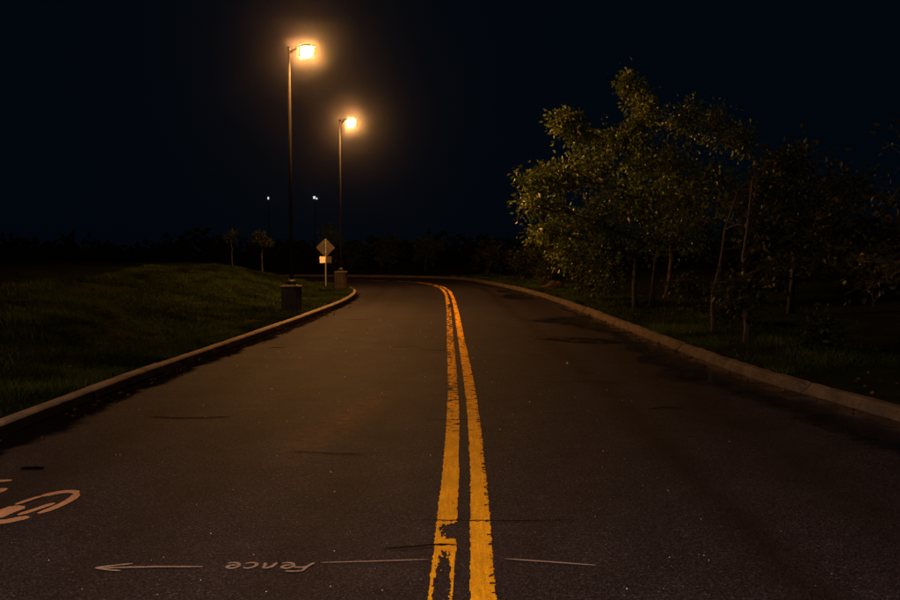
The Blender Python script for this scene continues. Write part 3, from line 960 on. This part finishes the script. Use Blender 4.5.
shrub(5.9, 21.2, h_right, .9, 1.0, 'dark shrub just right of the large lamplit tree trunk', 22)
shrub(5.7, 17.8, h_right, .6, .7, 'small shrub between the two thin trunks and the verge', 23, per=9)
shrub(5.9, 13.6, h_right, .5, .5, 'small weedy shrub beside the nearest sapling trunk', 24, per=8)
shrub(4.5, 30.5, h_right, 1.3, 1.9, 'rounded shrub behind the dark stone at the bend', 25, n=7, per=18)
shrub(3.9, 37.0, h_right, 1.5, 1.9, 'broad brownish shrub left of the large lamplit tree', 26, n=7, leaf=.11)
shrub(3.6, 43.5, h_right, 1.7, 1.8, 'dim shrub farther along the outer bend', 27, n=7, leaf=.12)
for i, (x, y, w, h, lb) in enumerate([
        (2.2, 52.5, 2.0, 2.1, 'dark bush on the outer bend straight above the yellow line end'),
        (-1.6, 56.5, 2.0, 2.3, 'dark bush behind the far kerb in the middle of the bend'),
        (-4.6, 58.5, 2.2, 2.6, 'dark bush behind the far kerb right of the farther lamp'),
        (-7.2, 58.0, 1.8, 2.0, 'dark bush behind the far kerb, directly behind the sign'),
        (5.6, 47.5, 1.8, 2.4, 'dark bush deep right of the outer bend')]):
    shrub(x, y, h_right, w, h, lb, 40 + i, n=8, leaf=.16, per=14, group='bushes behind the far kerb', twigs=20)

# saplings on the left bank
def sapling(px, pyb, d, hgt, lobes, label, seed, per):
    x = (px - 450) / 875 * d
    z = h_left(x, d); b = Vector((x, d, z - .03))
    tree('sapling', b, [[b, b + Vector((.01, 0, hgt * .5)), b + Vector((0, 0, hgt))]],
         [(b + Vector((dx, dy, hgt * 1.0 + dz)), (q, q, q * .6)) for dx, dy, dz, q in lobes], label, 'sapling', 'saplings on the left bank',
         twigs=38, per=per, leaf=.10, m='leaf_shaded', seed=seed, tr=.034, spread=.06)
sapling(262, 260, 36.5, 1.28, [(-.12, 0, .15, .28), (.15, 0, .05, .26), (.35, 0, .0, .2), (-.05, 0, .35, .2)], 'small sapling with a lit trunk on the left bank', 61, 10)
sapling(232, 262, 38.5, 1.4, [(-.1, 0, .05, .3), (.15, 0, .2, .25)], 'faint sapling left of the one with the lit trunk', 62, 6)
bt = Vector((-9.2, 66, h_right(-9.2, 66)))
tree('far_tree', bt, [[bt, bt + Vector((.1, 0, 1.2)), bt + Vector((.1, 0, 2.6))]],
     [(bt + Vector((.1, 0, 2.55)), (.55, .5, .22)), (bt + Vector((-.3, .3, 1.9)), (.6, .5, .5)), (bt + Vector((.5, .3, 1.8)), (.6, .5, .5))],
     'far faint tree top showing just above the diamond sign', 'tree', twigs=34, per=12, leaf=.16, seed=71, tr=.05)

# far dark woods: one mass nobody could count
def woods(name, spots, label, n, size):
    P, D = [], []
    for _ in range(n):
        x0, y0, x1, y1 = random.choice(spots); t = random.random()
        x = x0 + (x1 - x0) * t + random.gauss(0, 1.5); y = y0 + (y1 - y0) * t + random.gauss(0, 2.5)
        top = 2.3 + 2.2 * fbm(x, y, .12, 31) + 1.3 * fbm(x, y, .5, 8)
        P.append((x, y, -.3 + max(.8, top) * random.random() ** .7)); D.append((random.gauss(0, 1), random.gauss(0, 1), random.gauss(0, .7)))
    o = leaves_mesh(name, np.array(P), np.array(D), size, M['leaf_shaded'], None, RNG.uniform(0, 1, n))
    return tag(o, label, kind='stuff')
woods('woods', [(-90, 96, -40, 104), (-40, 104, 10, 98), (10, 98, 50, 84)], 'far dark woods beyond the bend', 9000, 1.0)
woods('woods', [(15, 18, 19, 45), (18, 45, 24, 80)], 'dark woods behind the trees on the right verge', 9000, .5)

# stone on the verge
def rock(loc, size, label, seed):
    import bmesh
    bm = bmesh.new(); bmesh.ops.create_icosphere(bm, subdivisions=3, radius=1)
    for v in bm.verts:
        n = noise.fractal(v.co * 1.3 + Vector((seed, 0, 0)), .9, 2, 4)
        v.co = Vector((v.co.x * size[0], v.co.y * size[1], v.co.z * size[2])) * (1 + .35 * n)
    me = bpy.data.meshes.new('stone'); bm.to_mesh(me); bm.free(); me.materials.append(M['stone'])
    o = bpy.data.objects.new('stone', me); COL.objects.link(o); o.location = loc; o.rotation_euler = (0, R(-18), .4)
    return tag(o, label, 'stone')
rock((3.95, 33.8, h_right(3.95, 33.8) + .12), (.42, .3, .2), 'reddish stone on the verge left of the large lamplit tree', 3)

# ------------------------------------------------------------------ glints of broken glass and grit on the road
V, F = [], []
for i in range(230):
    t = random.random() ** 1.6
    y = 4.2 + 18 * t; x = random.uniform(-3.6, 2.6) * (.55 + .45 * min(1, y / 8))
    if abs(x - .1) < .2: continue
    s = random.choice((.0025, .003, .0035, .005)) * (1 + y / 22)
    q = [Vector((random.gauss(0, 1), random.gauss(0, 1), random.gauss(0, .6))).normalized() * s for _ in range(4)]
    lo = min(p.z for p in q)
    n = len(V)
    V += [(x + p.x, y + p.y, p.z - lo + .002) for p in q]
    F += [(n, n + 1, n + 2), (n, n + 2, n + 3), (n, n + 3, n + 1), (n + 1, n + 3, n + 2)]
tag(mesh_obj('glass_chips', V, F, M['glass']), 'tiny glinting chips of glass scattered on the asphalt', kind='stuff')

# fallen leaves and litter in the gutters and on the verges
P, D = [], []
for Pl, side, hf, n in ((CL, 1, h_left, 420), (CR, -1, h_right, 520)):
    Q = resample(Pl, .1); N = normals(Q) * side; ok = (Q[:, 1] > 5) & (Q[:, 1] < 34); Q, N = Q[ok], N[ok]
    for _ in range(n):
        i = random.randrange(len(Q)); d = -abs(random.gauss(0, .16)) - .03 if random.random() < .6 else .2 + abs(random.gauss(0, .7))
        x, y = Q[i] + N[i] * d
        P.append((x, y, (.006 if d < 0 else hf(x, y) + .04) + random.uniform(0, .012))); D.append((random.gauss(0, 1), random.gauss(0, 1), random.gauss(0, .25)))
tag(leaves_mesh('fallen_leaves', np.array(P), np.array(D), .055, M['litter'], None, RNG.uniform(0, 1, len(P))), 'small brown fallen leaves littering the gutters and verges', kind='stuff')

# ------------------------------------------------------------------ thin mist added to give the lamps a bloom
hb = MB().box((0, 0, 9), (1600, 1600, 21)).build('bloom_haze', bpy.data.materials.new('bloom_air'))
hm = hb.data.materials[0]; hm.use_nodes = True
nt = hm.node_tree; nt.nodes.remove(nt.nodes['Principled BSDF'])
pv = nt.nodes.new('ShaderNodeVolumePrincipled')
pv.inputs['Color'].default_value = (.9, .9, .9, 1); pv.inputs['Density'].default_value = .00042; pv.inputs['Anisotropy'].default_value = .993
nt.links.new(pv.outputs[0], nt.nodes['Material Output'].inputs['Volume'])
tag(hb, 'thin even mist added for the bloom round the lamps', kind='stuff')
